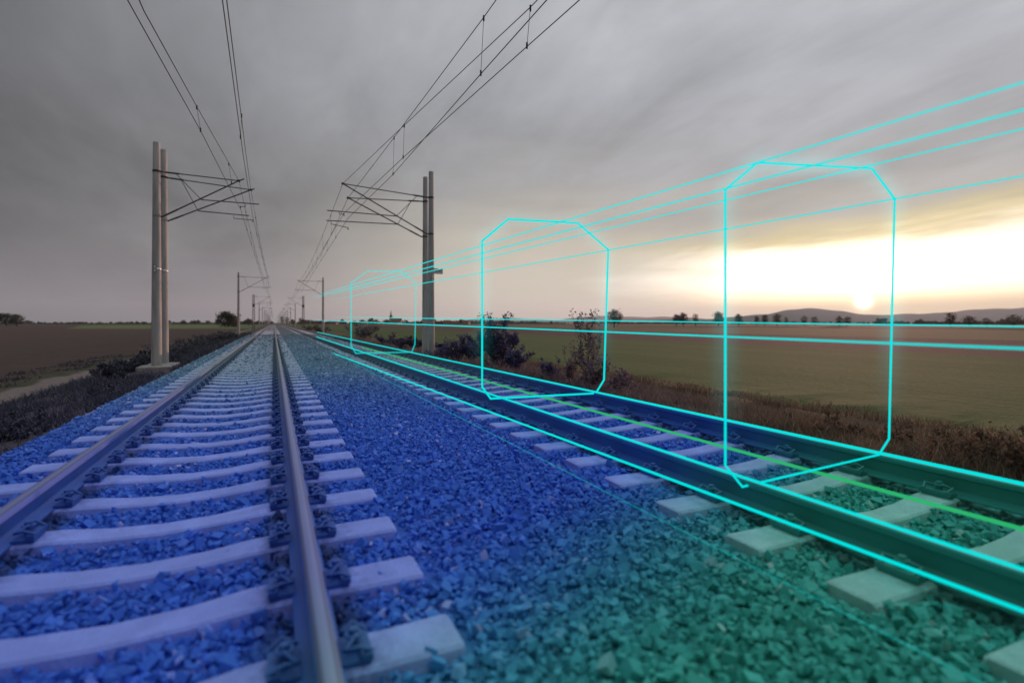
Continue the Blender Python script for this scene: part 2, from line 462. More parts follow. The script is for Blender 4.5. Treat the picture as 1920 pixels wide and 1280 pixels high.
rng = np.random.default_rng(3)
xs = np.concatenate([-np.geomspace(14000, 9, 40), np.linspace(-8.5, 12.2, 70), np.geomspace(12.6, 14000, 40)])
ys = np.concatenate([[-60, -10], np.linspace(-4, 80, 200), np.geomspace(82, 14000, 50)])
def terr(X, Y):
    Z = np.interp(X, [-9, -5.6, -4.6, -3.2, -2.75, -2.3, 5.2, 5.6, 6.4, 7.6, 9.0, 10.2, 10.7, 11.4, 12.2],
                  [-1.0, -.95, -.72, -.58, -.54, -.6, -.6, -.54, -.56, -.70, -.90, -.98, -.90, -.99, -1.0])
    near = (np.abs(X) < 14) & ((X < -2.6) | (X > 5.5))
    return Z + near * (np.sin(X * 2.1 + Y * .7) * .03 + np.sin(Y * 1.9 - X) * .03 + rng.normal(0, .018, X.shape))
tag(sheet('ground', xs, ys, terr, M['field']), kind='structure')
# rough soil on the embankment sides lies just above the fields
for nm, a, bb in (('embankment', -6.0, -2.5), ('embankment', 5.3, 9.3)):
    def tz(X, Y, a=a, bb=bb):
        e = np.minimum(np.clip((X - a) / .4, 0, 1), np.clip((bb - X) / .4, 0, 1))
        return np.interp(X, [-9, -5.6, -4.6, -3.2, -2.75, -2.3, 5.2, 5.6, 6.4, 7.6, 9.0, 10.2], [-1.0, -.95, -.72, -.58, -.54, -.6, -.6, -.54, -.56, -.70, -.90, -.98]) \
            + np.sin(X * 2.1 + Y * .7) * .03 + np.sin(Y * 1.9 - X) * .03 + .045 * e - .05 * (1 - e)
    tag(sheet(nm, np.linspace(a, bb, 22), np.concatenate([np.linspace(-4, 100, 300), np.geomspace(101, 3000, 30)]), tz, M['verge']), kind='structure')

bx = np.linspace(-2.75, 5.75, 110)
by = np.concatenate([np.linspace(-4, 60, 300), np.geomspace(61, 3500, 60)])
bed = sheet('ballast_bed', bx, by, lambda X, Y: ballast_z(X) - .022, M['bed'])
tag(bed, kind='structure')

# hills on the horizon, behind everything
def hills(pts, dist, depth):
    """ridge outline given as (photo x, photo y of the crest) at a real distance, with a long slope in front and behind"""
    X = np.linspace(pts[0][0], pts[-1][0], 160)
    Yp = np.interp(X, [p[0] for p in pts], [p[1] for p in pts]) + np.sin(X * .11) * .5 + np.sin(X * .043 + 1) * .8
    rows = []
    for k, (fr, hf) in enumerate([(0, 0), (.12, .25), (.3, .6), (.45, .9), (.5, 1), (.6, .9), (1, 0)]):
        r = []
        for px_, yp in zip(X, Yp):
            d = ray(px_, HY); s = dist + depth * (fr - .5)
            q = C0 + d * s; h = max(0, (HY - yp)) / F * dist * hf
            r.append((q.x, q.y, -1.5 + h))
        rows.append(r)
    v = np.array(rows).reshape(-1, 3); nx = len(X)
    i = np.arange((len(rows) - 1) * nx).reshape(len(rows) - 1, nx)[:, :-1].ravel()
    f = np.stack([i, i + 1, i + nx + 1, i + nx], -1)
    o = link('hills', mesh_np('hills', v, f, smooth=True), M['hill']); tag(o, kind='structure')
hills([(1120, 604), (1280, 597), (1340, 596), (1400, 592), (1440, 588), (1475, 580), (1510, 577), (1545, 580), (1580, 583), (1610, 587), (1650, 590), (1720, 588), (1780, 584), (1830, 580), (1880, 578), (1940, 574), (2050, 580), (2200, 596), (2300, 604)], 6000, 1800)
hills([(820, 604), (900, 596), (960, 597), (1040, 599), (1100, 594), (1150, 592), (1220, 594), (1300, 595), (1380, 600), (1420, 604)], 9500, 2000)

# ------------------------------------------------------------------ ballast stones
def icosa():
    p = (1 + 5 ** .5) / 2
    v = np.array([(-1,p,0),(1,p,0),(-1,-p,0),(1,-p,0),(0,-1,p),(0,1,p),(0,-1,-p),(0,1,-p),(p,0,-1),(p,0,1),(-p,0,-1),(-p,0,1)], float) / math.sqrt(1 + p * p)
    f = np.array([(0,11,5),(0,5,1),(0,1,7),(0,7,10),(0,10,11),(1,5,9),(5,11,4),(11,10,2),(10,7,6),(7,1,8),(3,9,4),(3,4,2),(3,2,6),(3,6,8),(3,8,9),(4,9,5),(2,4,11),(6,2,10),(8,6,7),(9,8,1)])
    return v, f
def rotmats(n):
    q = rng.normal(size=(n, 4)); q /= np.linalg.norm(q, axis=1)[:, None]
    w, x, y, z = q.T
    return np.stack([np.stack([1-2*(y*y+z*z), 2*(x*y-z*w), 2*(x*z+y*w)], -1), np.stack([2*(x*y+z*w), 1-2*(x*x+z*z), 2*(y*z-x*w)], -1), np.stack([2*(x*z-y*w), 2*(y*z+x*w), 1-2*(x*x+y*y)], -1)], 1)
SL_Y0, SL_P = 0.77, 0.60
SL_YR = SL_Y0 - .47
def stones():
    pos, rad = [], []
    for y0, y1, s, r0, r1 in ((.1, 9, .034, .014, .030), (9, 18, .048, .020, .038), (18, 34, .08, .034, .055), (34, 60, .12, .05, .075)):
        nx, ny = int(8.3 / s), int((y1 - y0) / s)
        X, Y = np.meshgrid(-2.7 + (np.arange(nx) + .5) * s, y0 + (np.arange(ny) + .5) * s)
        X = X.ravel() + rng.uniform(-.5, .5, X.size) * s * 1.3; Y = Y.ravel() + rng.uniform(-.5, .5, Y.size) * s * 1.3
        az_ = np.degrees(np.arctan2(X, Y)); keep = (az_ > -34) & (az_ < 78)
        X, Y = X[keep], Y[keep]
        r = rng.uniform(0, 1, X.size) ** 2.0 * (r1 * 1.12 - r0 * .85) + r0 * .85
        Z = ballast_z(X) + rng.normal(0, .010, X.size) - r * .15
        ph = np.abs((Y - np.where(X < 1.5, SL_Y0, SL_YR) + SL_P / 2) % SL_P - SL_P / 2)
        onsl = (ph < .145) & ((np.abs(X - CL) < 1.32) | (np.abs(X - CR) < 1.32))
        dr = np.min([np.abs(X - q) for q in (XL0, XL1, XR0, XR1)], axis=0)
        k = ~(onsl & ~((rng.uniform(size=X.size) < np.where(ph > .082, .42, .014)))) & (dr > .085)
        pos.append(np.stack([X, Y, Z], -1)[k]); rad.append(r[k])
    pos = np.concatenate(pos); rad = np.concatenate(rad); n = len(pos)
    tone = np.clip(rng.beta(1.8, 2.9, n) + .12 * np.sin(pos[:, 0] * 2.3 + 1) * np.sin(pos[:, 1] * .8), 0, 1)
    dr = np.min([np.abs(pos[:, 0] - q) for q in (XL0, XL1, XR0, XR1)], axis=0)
    rust_shade = np.clip(1 - (dr - .14) / .09, 0, 1) * .95  # stones beside the rails: rust plus the clips' shadow painted into the colour
    # two kinds of broken rock: many-sided lumps and sharp-edged blocks
    cv = np.array([(x_, y_, z_) for x_ in (-1, 1) for y_ in (-1, 1) for z_ in (-1, 1)], float) * .72
    cf = np.array([(0,1,3),(0,3,2),(4,6,7),(4,7,5),(0,4,5),(0,5,1),(2,3,7),(2,7,6),(0,2,6),(0,6,4),(1,5,7),(1,7,3)])
    pick = rng.uniform(size=n) < .62
    V, Fc, T, Ru, off = [], [], [], [], 0
    for sel, (bv, bf), jit in ((pick, (cv, cf), .42), (~pick, icosa(), .30)):
        m_ = sel.sum(); k_ = len(bv)
        v = bv[None] * (1 + rng.uniform(-jit, jit * .7, (m_, k_, 1))) + rng.normal(0, .10, (m_, k_, 3))
        v = v * rng.uniform(.55, 1.35, (m_, 1, 3)) * rad[sel][:, None, None]
        v = np.einsum('nij,nkj->nki', rotmats(m_), v) + pos[sel][:, None]
        V.append(v.reshape(-1, 3)); Fc.append((bf[None] + (np.arange(m_) * k_)[:, None, None]).reshape(-1, 3) + off); off += m_ * k_
        T.append(np.repeat(tone[sel], k_)); Ru.append(np.repeat(rust_shade[sel], k_))
    me = mesh_np('ballast_stones', np.concatenate(V), np.concatenate(Fc), {'tone': np.concatenate(T), 'rust_shade': np.concatenate(Ru)})
    tag(link('ballast_stones', me, M['stone']), 'crushed blue-tinted stone ballast around the sleepers of both tracks', 'ballast', kind='stuff')
stones()

# ------------------------------------------------------------------ sleepers
def sleeper_mesh(detail=True):
    st = [(-1.255, -.172, .115), (-1.24, -.165, .122), (-1.0, -.168, .118), (-.75, -.168, .115), (-.5, -.176, .108), (-.28, -.200, .098), (0, -.212, .095)]
    st = st + [(-a, zz, w) for a, zz, w in st[-2::-1]]
    mb = MB(); vs = []
    for a, zz, w in st:
        vs += [(a, -w - .045, -.40), (a, -w - .012, zz - .075), (a, -w, zz - .012), (a, -w + .014, zz), (a, w - .014, zz), (a, w, zz - .012), (a, w + .012, zz - .075), (a, w + .045, -.40)]
    k = len(st)
    fs = [(i*8+j, i*8+j+1, (i+1)*8+j+1, (i+1)*8+j) for i in range(k-1) for j in range(7)]
    mb.add(vs, [f[::-1] for f in fs]); mb.add(vs[:8], [tuple(range(8))]); mb.add(vs[-8:], [tuple(range(8))[::-1]])
    return mb
proto = sleeper_mesh().build('sleeper', M['sleeper'])
def clip_mesh():
    mb = MB()
    for s in (-1, 1):
        mb.box((s * .115 - .05, -.085, -.172), (s * .115 + .05, .085, -.150))           # angled guide plate
        mb.box((s * .15 - .02, -.095, -.152), (s * .15 + .02, .095, -.128))
        pts = [(s * .17, -.07, -.13), (s * .12, -.085, -.10), (s * .075, -.06, -.118), (s * .12, -.02, -.092), (s * .12, .02, -.092), (s * .075, .06, -.118), (s * .12, .085, -.10), (s * .17, .07, -.13)]
        mb.tube(pts, .0085, 6)
        mb.tube([(s * .115, 0, -.15), (s * .115, 0, -.075)], .019, 6)                    # screw
        mb.tube([(s * .115, 0, -.10), (s * .115, 0, -.093)], .034, 8)
    mb.box((-.08, -.085, -.1735), (.08, .085, -.1705))
    return mb
for sgn in (-1, 1):
    clip_mesh().build('rail_fastening', M['clip'], proto, (sgn * .7525, 0, 0))
ORD = ['nearest', 'second nearest', 'third nearest', 'fourth nearest', 'fifth nearest', 'sixth nearest', 'seventh nearest', 'eighth nearest', 'ninth nearest', 'tenth nearest']
def sl_label(k, side):
    d = SL_Y0 + SL_P * k
    base = 'concrete sleeper of the %s-hand track' % side
    if k < len(ORD): return ('%s %s to the viewer' % (ORD[k], base))
    if d < 21.5: return base + ', between the foreground and the twin masts'
    if d < 69: return base + ', beyond the twin masts and before the single masts'
    return base + ', far off beyond the single masts'
first = True
for side, cx_ in (('left', CL), ('right', CR)):
    k0 = 0 if side == 'right' else 0
    for k in range(k0, 150):
        o = proto if first else (copy_tree(proto) if k < 70 else proto.copy())
        if not first and k >= 70: col.objects.link(o)
        first = False
        o.location = (cx_, (SL_Y0 if side == 'left' else SL_YR) + SL_P * k, 0)
        o.rotation_euler = (0, 0, random.uniform(-.006, .006))
        tag(o, sl_label(k, side), 'sleeper', 'concrete sleepers of the %s-hand track' % side)
# the rest, too far to count
mb = MB()
for cx_ in (CL, CR):
    for k in range(150, 500):
        yy = (SL_Y0 if cx_ < 1 else SL_YR) + SL_P * k; mb.box((cx_ - 1.3, yy - .12, -.3), (cx_ + 1.3, yy + .12, -.17))
o = mb.build('distant_sleepers', M['sleeper']); tag(o, 'concrete sleepers merging together near the vanishing point', 'sleepers', kind='stuff')

# ------------------------------------------------------------------ rails
def rail(x0, label):
    prof = [(-.075, -.172), (-.075, -.162), (-.03, -.146), (-.010, -.132), (-.009, -.055), (-.014, -.046), (-.036, -.038), (-.036, -.012), (-.030, -.003),
            (.030, -.003), (.036, -.012), (.036, -.038), (.014, -.046), (.009, -.055), (.010, -.132), (.03, -.146), (.075, -.162), (.075, -.172)]
    ysr = [-4, 2, 5, 10, 20, 40, 80, 160, 320, 640, 1500, 3400]
    root = empty('rail', (x0, 0, 0)); tag(root, label, 'rail', 'the four rails')
    mb = MB(); n = len(prof)
    vs = [(a, y, z) for y in ysr for a, z in prof]
    mb.add(vs, [(i*n+j, (i+1)*n+j, (i+1)*n+(j+1) % n, i*n+(j+1) % n) for i in range(len(ysr)-1) for j in range(n)])
    mb.build('rail_body', M['rail'], root)
    top = [(-.0325, -.0035), (-.029, -.0005), (-.018, .003), (0, .004), (.018, .003), (.029, -.0005), (.0325, -.0035)]; n = len(top)
    mb = MB(); vs = [(a, y, z) for y in ysr for a, z in top]
    mb.add(vs, [(i*n+j, i*n+j+1, (i+1)*n+j+1, (i+1)*n+j) for i in range(len(ysr)-1) for j in range(n-1)], True)
    mb.build('running_surface', M['head'], root)
rail(XL0, 'left rail of the left-hand track, running beside the bushy verge')
rail(XL1, 'steel rail at the bottom centre, right rail of the left-hand track')
rail(XR0, 'near rail of the right-hand track, with a dark blue side between two cyan lines')
rail(XR1, 'far rail of the right-hand track, next to the right-hand verge')

# ------------------------------------------------------------------ masts
def text_mesh(s, size):
    cu = bpy.data.curves.new('txt', 'FONT'); cu.body = s; cu.size = size; cu.align_x = 'CENTER'; cu.align_y = 'CENTER'; cu.extrude = .002
    o = bpy.data.objects.new('txt', cu); col.objects.link(o)
    me = bpy.data.meshes.new_from_object(o.evaluated_get(bpy.context.evaluated_depsgraph_get()))
    bpy.data.objects.remove(o); return me

def mast(x, y, zb, zt, r0, r1, label, group='concrete masts along the line'):
    root = empty('concrete_mast', (x, y, zb)); tag(root, label, 'mast', group)
    mb = MB(); H = zt - zb
    mb.tube([(0, 0, 0), (0, 0, H * .33), (0, 0, H * .66), (0, 0, H - .02), (0, 0, H)], [r0, r0 + (r1 - r0) * .33, r0 + (r1 - r0) * .66, r1, r1 * .9], 20)
    mb.build('pole', M['concrete'], root)
    return root
def foot(root, w=.42, h=.35, z=.06):
    mb = MB(); mb.box((-w, -w, -h), (w, w, z)); o = mb.build('foundation', M['footing'], root)
    bv = o.modifiers.new('bevel', 'BEVEL'); bv.width = .03; bv.segments = 2
def cant_parts(root, off, tip_top, mast_top, mast_low, knee, steady_end, strut_top, arm, clamp_r, over=None, steady_z=None):
    """cantilever from world points: top tube, diagonal tube, steady tube, strut, registration arm, insulators and clamps"""
    L = lambda p: Vector(p) - off
    def seg(a, b, f0, f1): return [a.lerp(b, f0), a.lerp(b, f1)]
    tt, mt, ml, kn, se, st = map(L, (tip_top, mast_top, mast_low, knee, steady_end, strut_top))
    mb = MB(); mb.tube([mt, tt], .019, 8); mb.build('top_tube', M['metal'], root)
    end = tt if over is None else L(over)
    mb = MB(); mb.tube([ml, tt, end] if over is not None else [ml, tt], .024, 8)
    mb.tube([tt + Vector((-.05, 0, 0)), tt + Vector((.05, 0, 0))], .045, 8); mb.build('diagonal_tube', M['metal'], root)
    mb = MB(); mb.tube([kn, se], .019, 8); mb.build('steady_tube', M['metal'], root)
    mb = MB(); mb.tube([st, kn], .012, 6); mb.build('strut', M['metal'], root)
    a0, a1 = map(L, arm); mid = a0 + Vector((0, 0, -.10))
    mb = MB(); mb.tube([a0, mid, a1], .013, 6); mb.tube([a1, a1 + Vector((0, 0, -.08))], .02, 6); mb.build('registration_arm', M['metal'], root)
    for q0, q1 in ((mt, tt), (ml, tt)):
        mb = MB(); d = (q1 - q0); ln = d.length; d.normalize()
        s0 = .12
        for k in range(9):
            a = q0 + d * (s0 + k * .05); mb.tube([a, a + d * .012, a + d * .03, a + d * .05], [.022, .045, .03, .022], 10)
        mb.build('insulator', M['insul'], root)
    for q in (mt, ml):
        mb = MB(); c = Vector((0, 0, q.z))
        mb.tube([c + Vector((0, 0, -.035)), c + Vector((0, 0, .035))], clamp_r + .012, 16)
        mb.tube([c, q, q.lerp(tt, .03)], .028, 8)
        mb.build('mast_clamp', M['metal'], root)

ZBL, ZBR = -.60, -.54
# left twin masts
tA, tB = 21.86, 23.2
xA, xB = at_t(293.5, 500, tA).x, at_t(307, 500, tB).x
mA = mast(xA, tA, ZBL, at_t(294, 267, tA).z, .165, .108, 'taller-looking front one of the twin concrete masts left of the tracks', 'twin concrete masts')
mB = mast(xB, tB, ZBL, at_t(307, 281, tB).z, .165, .108, 'rear one of the twin concrete masts left of the tracks, half behind its twin', 'twin concrete masts')
foot(mA, .52, .4, .13); foot(mB, .46, .4, .12)
def cant_img(root, t, clamp_r, tip, mtop, mlow, knee, send, strut, arm0, arm1, over=None):
    off = Vector(root.location); q = lambda p: at_t(p[0], p[1], t)
    cant_parts(root, off, q(tip), q(mtop), q(mlow), q(knee), q(send), q(strut), (q(arm0), q(arm1)), clamp_r, q(over) if over else None)
cant_img(mA, tA, .115, (448, 339), (301.5, 322), (304, 406.5), (377.5, 374.5), (486, 383), (331, 327), (460, 383.5), (451, 386.5), (458, 335.5))
cant_img(mB, tB, .115, (470.5, 356), (312, 333), (314.5, 414.5), (371.5, 395.5), (467, 404.5), (340, 338), (438, 404.5), (474, 412.5), (477, 354))
# right twin masts
tC, tD = 21.0, 21.95
xC, xD = at_t(808.3, 500, tC).x, at_t(797.6, 500, tD).x
mC = mast(xC, tC, ZBR, at_t(808, 322, tC).z, .150, .098, 'front one of the twin concrete masts right of the tracks, bearing the number sign', 'twin concrete masts')
mD = mast(xD, tD, ZBR, at_t(797, 332, tD).z, .150, .098, 'rear one of the twin concrete masts right of the tracks, shifted left of its twin', 'twin concrete masts')
foot(mC, .38, .4, .05); foot(mD, .38, .4, .05)
cant_img(mC, tC, .105, (642.9, 344.3), (800.5, 370), (800.5, 438.5), (743.2, 405.2), (613.5, 394.5), (782, 367.5), (636, 397), (645, 401))
cant_img(mD, tD, .105, (652.7, 371), (790.5, 377.5), (789.5, 443.5), (746, 420.5), (612, 413.3), (771, 377), (620.5, 415), (652.7, 427))
# plates, bands and the kilometre sign
def band(root, z, r, frac=.5):
    mb = MB(); n = 12; vs = []
    for j in range(n + 1):
        a = -.15 + (j / n) * (math.pi * frac) - math.pi / 2 * .9
        for dz_ in (-.035, .035): vs.append((math.cos(a) * r, math.sin(a) * r, z + dz_))
    mb.add(vs, [(2*j, 2*j+2, 2*j+3, 2*j+1) for j in range(n)], True)
    o = mb.build('fixing_band', M['band'], root); s = o.modifiers.new('th', 'SOLIDIFY'); s.thickness = .008
zz = at_t(300, 505, tA).z - ZBL; band(mA, zz, .146)
zz = at_t(308, 508, tB).z - ZBL; band(mB, zz, .146)
def nplate(root, z, r, txt, ang):
    """narrow upright number plate strapped to the pole"""
    e = MB(); e.box((-.042, -.006, -.13), (.042, .006, .13)); o = e.build('number_plate', M['black'], root, (math.sin(ang) * r, -math.cos(ang) * r, z))
    o.rotation_euler = (0, 0, ang)
    e = MB(); e.box((-.032, -.008, -.115), (.032, -.0062, .115)); e.build('plate_face', M['plate'], o)
    me = text_mesh(txt, .085); tx = link('plate_digits', me, M['black'], o, (0, -.0095, 0)); tx.rotation_euler = (R(90), R(-90), 0)
nplate(mA, at_t(294, 504, tA).z - ZBL, .150, '23', -.15)
nplate(mC, at_t(804, 521, tC).z - ZBR, .134, '52', .1)
sx0, sx1 = at_t(813, 505, tC).x - xC, at_t(830, 505, tC).x - xC
sz1, sz0 = at_t(820, 503.5, tC).z - ZBR, at_t(820, 513.5, tC).z - ZBR
mb = MB(); mb.box((sx0, -.012, sz0), (sx1, .0, sz1)); sg = mb.build('kilometre_sign', M['plate'], mC)
me = text_mesh('58.092', .108); tx = link('sign_digits', me, M['black'], sg, ((sx0 + sx1) / 2 + .004, -.0145, (sz0 + sz1) / 2)); tx.rotation_euler = (R(90), 0, 0)
mb = MB(); w = .012
for q in ((sx0 + .006, sz0 + .006, sx1 - .006, sz0 + .006 + w), (sx0 + .006, sz1 - .006 - w, sx1 - .006, sz1 - .006), (sx0 + .006, sz0 + .006 + w, sx0 + .006 + w, sz1 - .006 - w), (sx1 - .006 - w, sz0 + .006 + w, sx1 - .006, sz1 - .006 - w)):
    mb.box((q[0], -.0145, q[1]), (q[2], -.0125, q[3]))
mb.build('sign_border', M['black'], sg)
mb = MB(); mb.box((sx0 - .10, -.002, sz0 + .02), (sx0 + .05, .006, sz0 + .045)); mb.box((sx0 - .10, -.002, sz1 - .045), (sx0 + .05, .006, sz1 - .02)); mb.build('sign_bracket', M['band'], sg)

# masts farther along: x side, sign of cantilever towards the track
def cantilever(root, off, x, y, sgn, reach, ztop=6.45):
    v = lambda dx_, z: Vector((x + sgn * dx_, y, z))
    cant_parts(root, off, v(reach, ztop), v(.14, ztop + .05), v(.14, ztop - 1.75), v(1.05, ztop - 1.18), v(reach + .55, ztop - 1.12), v(.55, ztop + .02),
               (v(reach + .25, ztop - 1.14), v(reach - .35, ztop - 1.3)), .12, v(reach + .25, ztop + .14))
def lattice_mast(x, y, zb, H, sgn, label):
    root = empty('lattice_mast', (x, y, zb)); tag(root, label, 'mast', 'steel lattice masts')
    w0, w1 = .36, .22; mb = MB()
    cs = lambda z: (w0 + (w1 - w0) * z / H) / 2 * 1.35
    for sx, sy in ((-1, -1), (1, -1), (1, 1), (-1, 1)):
        mb.tube([(sx * cs(0), sy * cs(0), 0), (sx * cs(H), sy * cs(H), H)], .04, 4, smooth=False)
    n = 13
    for k in range(n):
        z0, z1 = H * k / n, H * (k + 1) / n; a0, a1 = cs(z0), cs(z1)
        for (p, q) in (((-1, -1), (1, -1)), ((1, -1), (1, 1)), ((1, 1), (-1, 1)), ((-1, 1), (-1, -1))):
            if k % 2: p, q = q, p
            mb.tube([(p[0] * a0, p[1] * a0, z0), (q[0] * a1, q[1] * a1, z1)], .024, 4, smooth=False)
            mb.tube([(p[0] * a1, p[1] * a1, z1), (q[0] * a1, q[1] * a1, z1)], .022, 4, smooth=False)
    mb.build('lattice_frame', M['lattice'], root)
    foot(root, .5, .3, .15)
    mb = MB(); a = cs(H * .7); mb.box((-a - .06, -a - .06, H * .66), (a + .06, a + .06, H * .74)); mb.build('equipment_box', M['metal'], root)
    cantilever(root, Vector(root.location), x, y, sgn, 3.0)
ys_m = [70, 121, 168, 215, 262, 309, 356, 404, 452, 500, 550, 600, 660, 720, 790, 860, 940, 1030]
for i, yy in enumerate(ys_m):
    for side, sgn, x, zb in (('left', 1, -3.78, ZBL), ('right', -1, 5.95, ZBR)):
        y2 = yy + (3.5 if side == 'right' else 0)
        if i == 1:
            lattice_mast(x, y2, zb, 7.45, sgn, 'steel lattice mast in the %s-hand row of masts' % side); continue
        if i == 0: lb = 'single concrete mast %s, first beyond the twin masts' % ('by the round bush left of the tracks' if side == 'left' else 'on the right-hand side of the tracks')
        elif i == 2: lb = 'concrete mast just beyond the lattice mast on the %s-hand side' % side
        else: lb = 'small far-off concrete mast in the %s-hand row, well beyond the lattice mast' % side
        ro = mast(x, y2, zb, 7.0 if i == 0 else 6.9, .155, .105, lb, 'concrete masts in the %s-hand row' % side)
        if i == 0: foot(ro, .35, .3, .03)
        if i < 10: cantilever(ro, Vector(ro.location), x, y2, sgn, 2.95)
        if i == 0: band(ro, 2.9, .15)

# ------------------------------------------------------------------ overhead wires
def wire_run(label, mess, cont, drops, r=.0075):
    root = empty('overhead_line', mess[1]); tag(root, label, 'overhead wire', 'overhead lines'); o = Vector(mess[1])
    for nm, pts in (('messenger_wire', mess), ('contact_wire', cont)):
        mb = MB(); mb.tube([Vector(p) - o for p in pts], r, 6); mb.build(nm, M['wire'], root)
    for a, b_ in drops:
        mb = MB(); a, b_ = Vector(a) - o, Vector(b_) - o
        mb.tube([a, b_], .0045, 5); mb.tube([a + Vector((0, 0, -.06)), a + Vector((0, 0, .03))], .016, 6); mb.tube([b_ + Vector((0, 0, -.03)), b_ + Vector((0, 0, .06))], .016, 6)
        mb.build('dropper', M['wire'], root)
HC = CAMZ + 4.2
def ext(a, b_, t):                         # continue the line a -> b to the plane y = t
    a, b_ = Vector(a), Vector(b_); return a + (b_ - a) * ((t - a.y) / (b_.y - a.y))
def span(a, b_, sag, n=10):
    a, b_ = Vector(a), Vector(b_)
    return [a.lerp(b_, k / n) + Vector((0, 0, -4 * sag * (k / n) * (1 - k / n))) for k in range(n + 1)]
def make_run(label, cpts, mpts, tip, reg, t_m, c_far, drops_img, far):
    """contact wire from photo points at its true height, messenger above it; then on to the next mast"""
    cpts3 = [at_h(x, y, HC) for x, y in cpts]
    ct = at_t(reg[0], reg[1], t_m); ct.z = HC
    cont = [ext(cpts3[0], cpts3[-1], -28)] + cpts3 + [ct]
    mtip = at_t(tip[0], tip[1], t_m)
    m3 = []
    for (x, y), (cx2, cy2) in mpts:        # messenger point plumb above a contact wire point
        c_ = at_h(cx2, cy2, HC); m3.append(at_t(x, y, c_.y))
    mess = [ext(m3[0], m3[1], -28) if len(m3) > 1 else ext(m3[0], mtip, -28)] + m3 + [mtip]
    mess[0].z = m3[0].z + .5
    nx = Vector((far, c_far, 6.45)); nc = Vector((far, c_far, HC))
    s1 = span(mtip, nx, .65); mess += s1[1:]
    s2 = [ct.lerp(nc, k / 10) for k in range(11)]; cont += s2[1:]
    drops = [(at_t(a[0], a[1], at_h(c_[0], c_[1], HC).y), at_h(c_[0], c_[1], HC)) for a, c_ in drops_img]
    for k in (1, 2, 3, 4, 5, 6, 7, 8, 9): drops.append((s1[k], s2[k]))
    wire_run(label, mess, cont, drops)
make_run('overhead line over the left-hand track that slants off to the left', [(239, 0), (376, 245)], [((270, 21), (250, 20)), ((369, 200), (376, 245))], (448, 339), (451, 386.5), tA, 70, [((369, 200), (376, 245)), ((429, 307), (434, 343))], -.95)
make_run('overhead line above the middle of the left-hand track', [(417, 0), (456, 291)], [((426, 8), (419, 26)), ((461, 287), (457, 305))], (470.5, 356), (474, 412.5), tB, 70.2, [((453, 216), (451, 258))], -.45)
make_run('overhead line over the right-hand track with the leftmost wires at the top', [(1025.6, 0), (901.5, 139), (737, 327)], [((907, 33), (901.5, 139)), ((739, 258), (737, 327))], (652.7, 371), (652.7, 427), tD, 73.7, [((907, 33), (901.5, 139)), ((739, 258), (737, 327))], 3.35)
make_run('overhead line over the right-hand track with the rightmost wires at the top', [(1087, 0), (988, 87.7), (756, 295.6)], [((994.5, 14), (988, 87.7)), ((758, 235), (756, 295.6))], (642.9, 344.3), (645, 401), tC, 73.4, [((994.5, 14), (988, 87.7)), ((758, 235), (756, 295.6))], 2.95)
for side, x, xm, off in (('left', -.7, -3.78, 0), ('right', 3.15, 5.95, 3.5)):
    mess, cont, drops = [], [], []
    for k in range(len(ys_m) - 1):
        a = Vector((x + (.2 if k % 2 else -.2), ys_m[k] + off, 6.45)); b2 = Vector((x + (-.2 if k % 2 else .2), ys_m[k+1] + off, 6.45))
        s = span(a, b2, .6, 6); mess += s if k == 0 else s[1:]
        c2 = [Vector((p.x, p.y, HC)) for p in s]; cont += c2 if k == 0 else c2[1:]
        if k < 5: drops += [(s[q], c2[q]) for q in range(1, 6)]
    wire_run('far overhead line of the %s-hand track, beyond the single masts' % side, mess, cont, drops, .009)

# ------------------------------------------------------------------ light frames and beams
def frame(pts, t, r, label, mat, halo=None, hr=.1):
    q = [at_t(x, y, t) for x, y in pts]; o = sum(q, Vector()) / len(q)
    root = empty('light_frame', o); tag(root, label, 'light frame', 'light frames over the right-hand track')
    p = [a - o for a in q]; n = len(p)
    mb = MB()
    for i in range(n):
        a, b_ = p[i], p[(i + 1) % n]; d = (b_ - a).normalized() * r * .4
        mb.tube([a - d, b_ + d], r, 8)
    mb.build('light_tube', mat, root)
    if halo:
        run = [p[-1]] + p[0:5]
        mb = MB(); mb.tube(run, hr, 12)
        zs = [a.z for a in run]
        mb.build('glow', halo_mat('cyan_glow', [(a.x, a.z) for a in run], hr, halo, min(zs), min(zs) + (max(zs) - min(zs)) * .55), root)
frame([(1360, 356), (1420, 305), (1635, 316), (1677.5, 373), (1667, 822), (1648, 852), (1392, 912), (1360, 872)], 2.48, .0076, 'largest and nearest cyan light frame, in front of the setting sun', M['cyan'], .8, .17)
frame([(904, 452), (953, 411), (1083, 418), (1140.5, 468), (1132.5, 712), (1117, 737), (920, 747), (904, 725)], 6.55, .0138, 'middle-sized cyan light frame, between the twin masts and the sun', M['cyan'], .36, .28)
frame([(658.5, 530), (690, 508), (750, 509), (780, 530), (778, 645), (772, 660), (667, 662), (658.5, 648)], 18.25, .024, 'smallest and faintest cyan light frame, left of the right-hand twin masts', M['cyan_faint'])

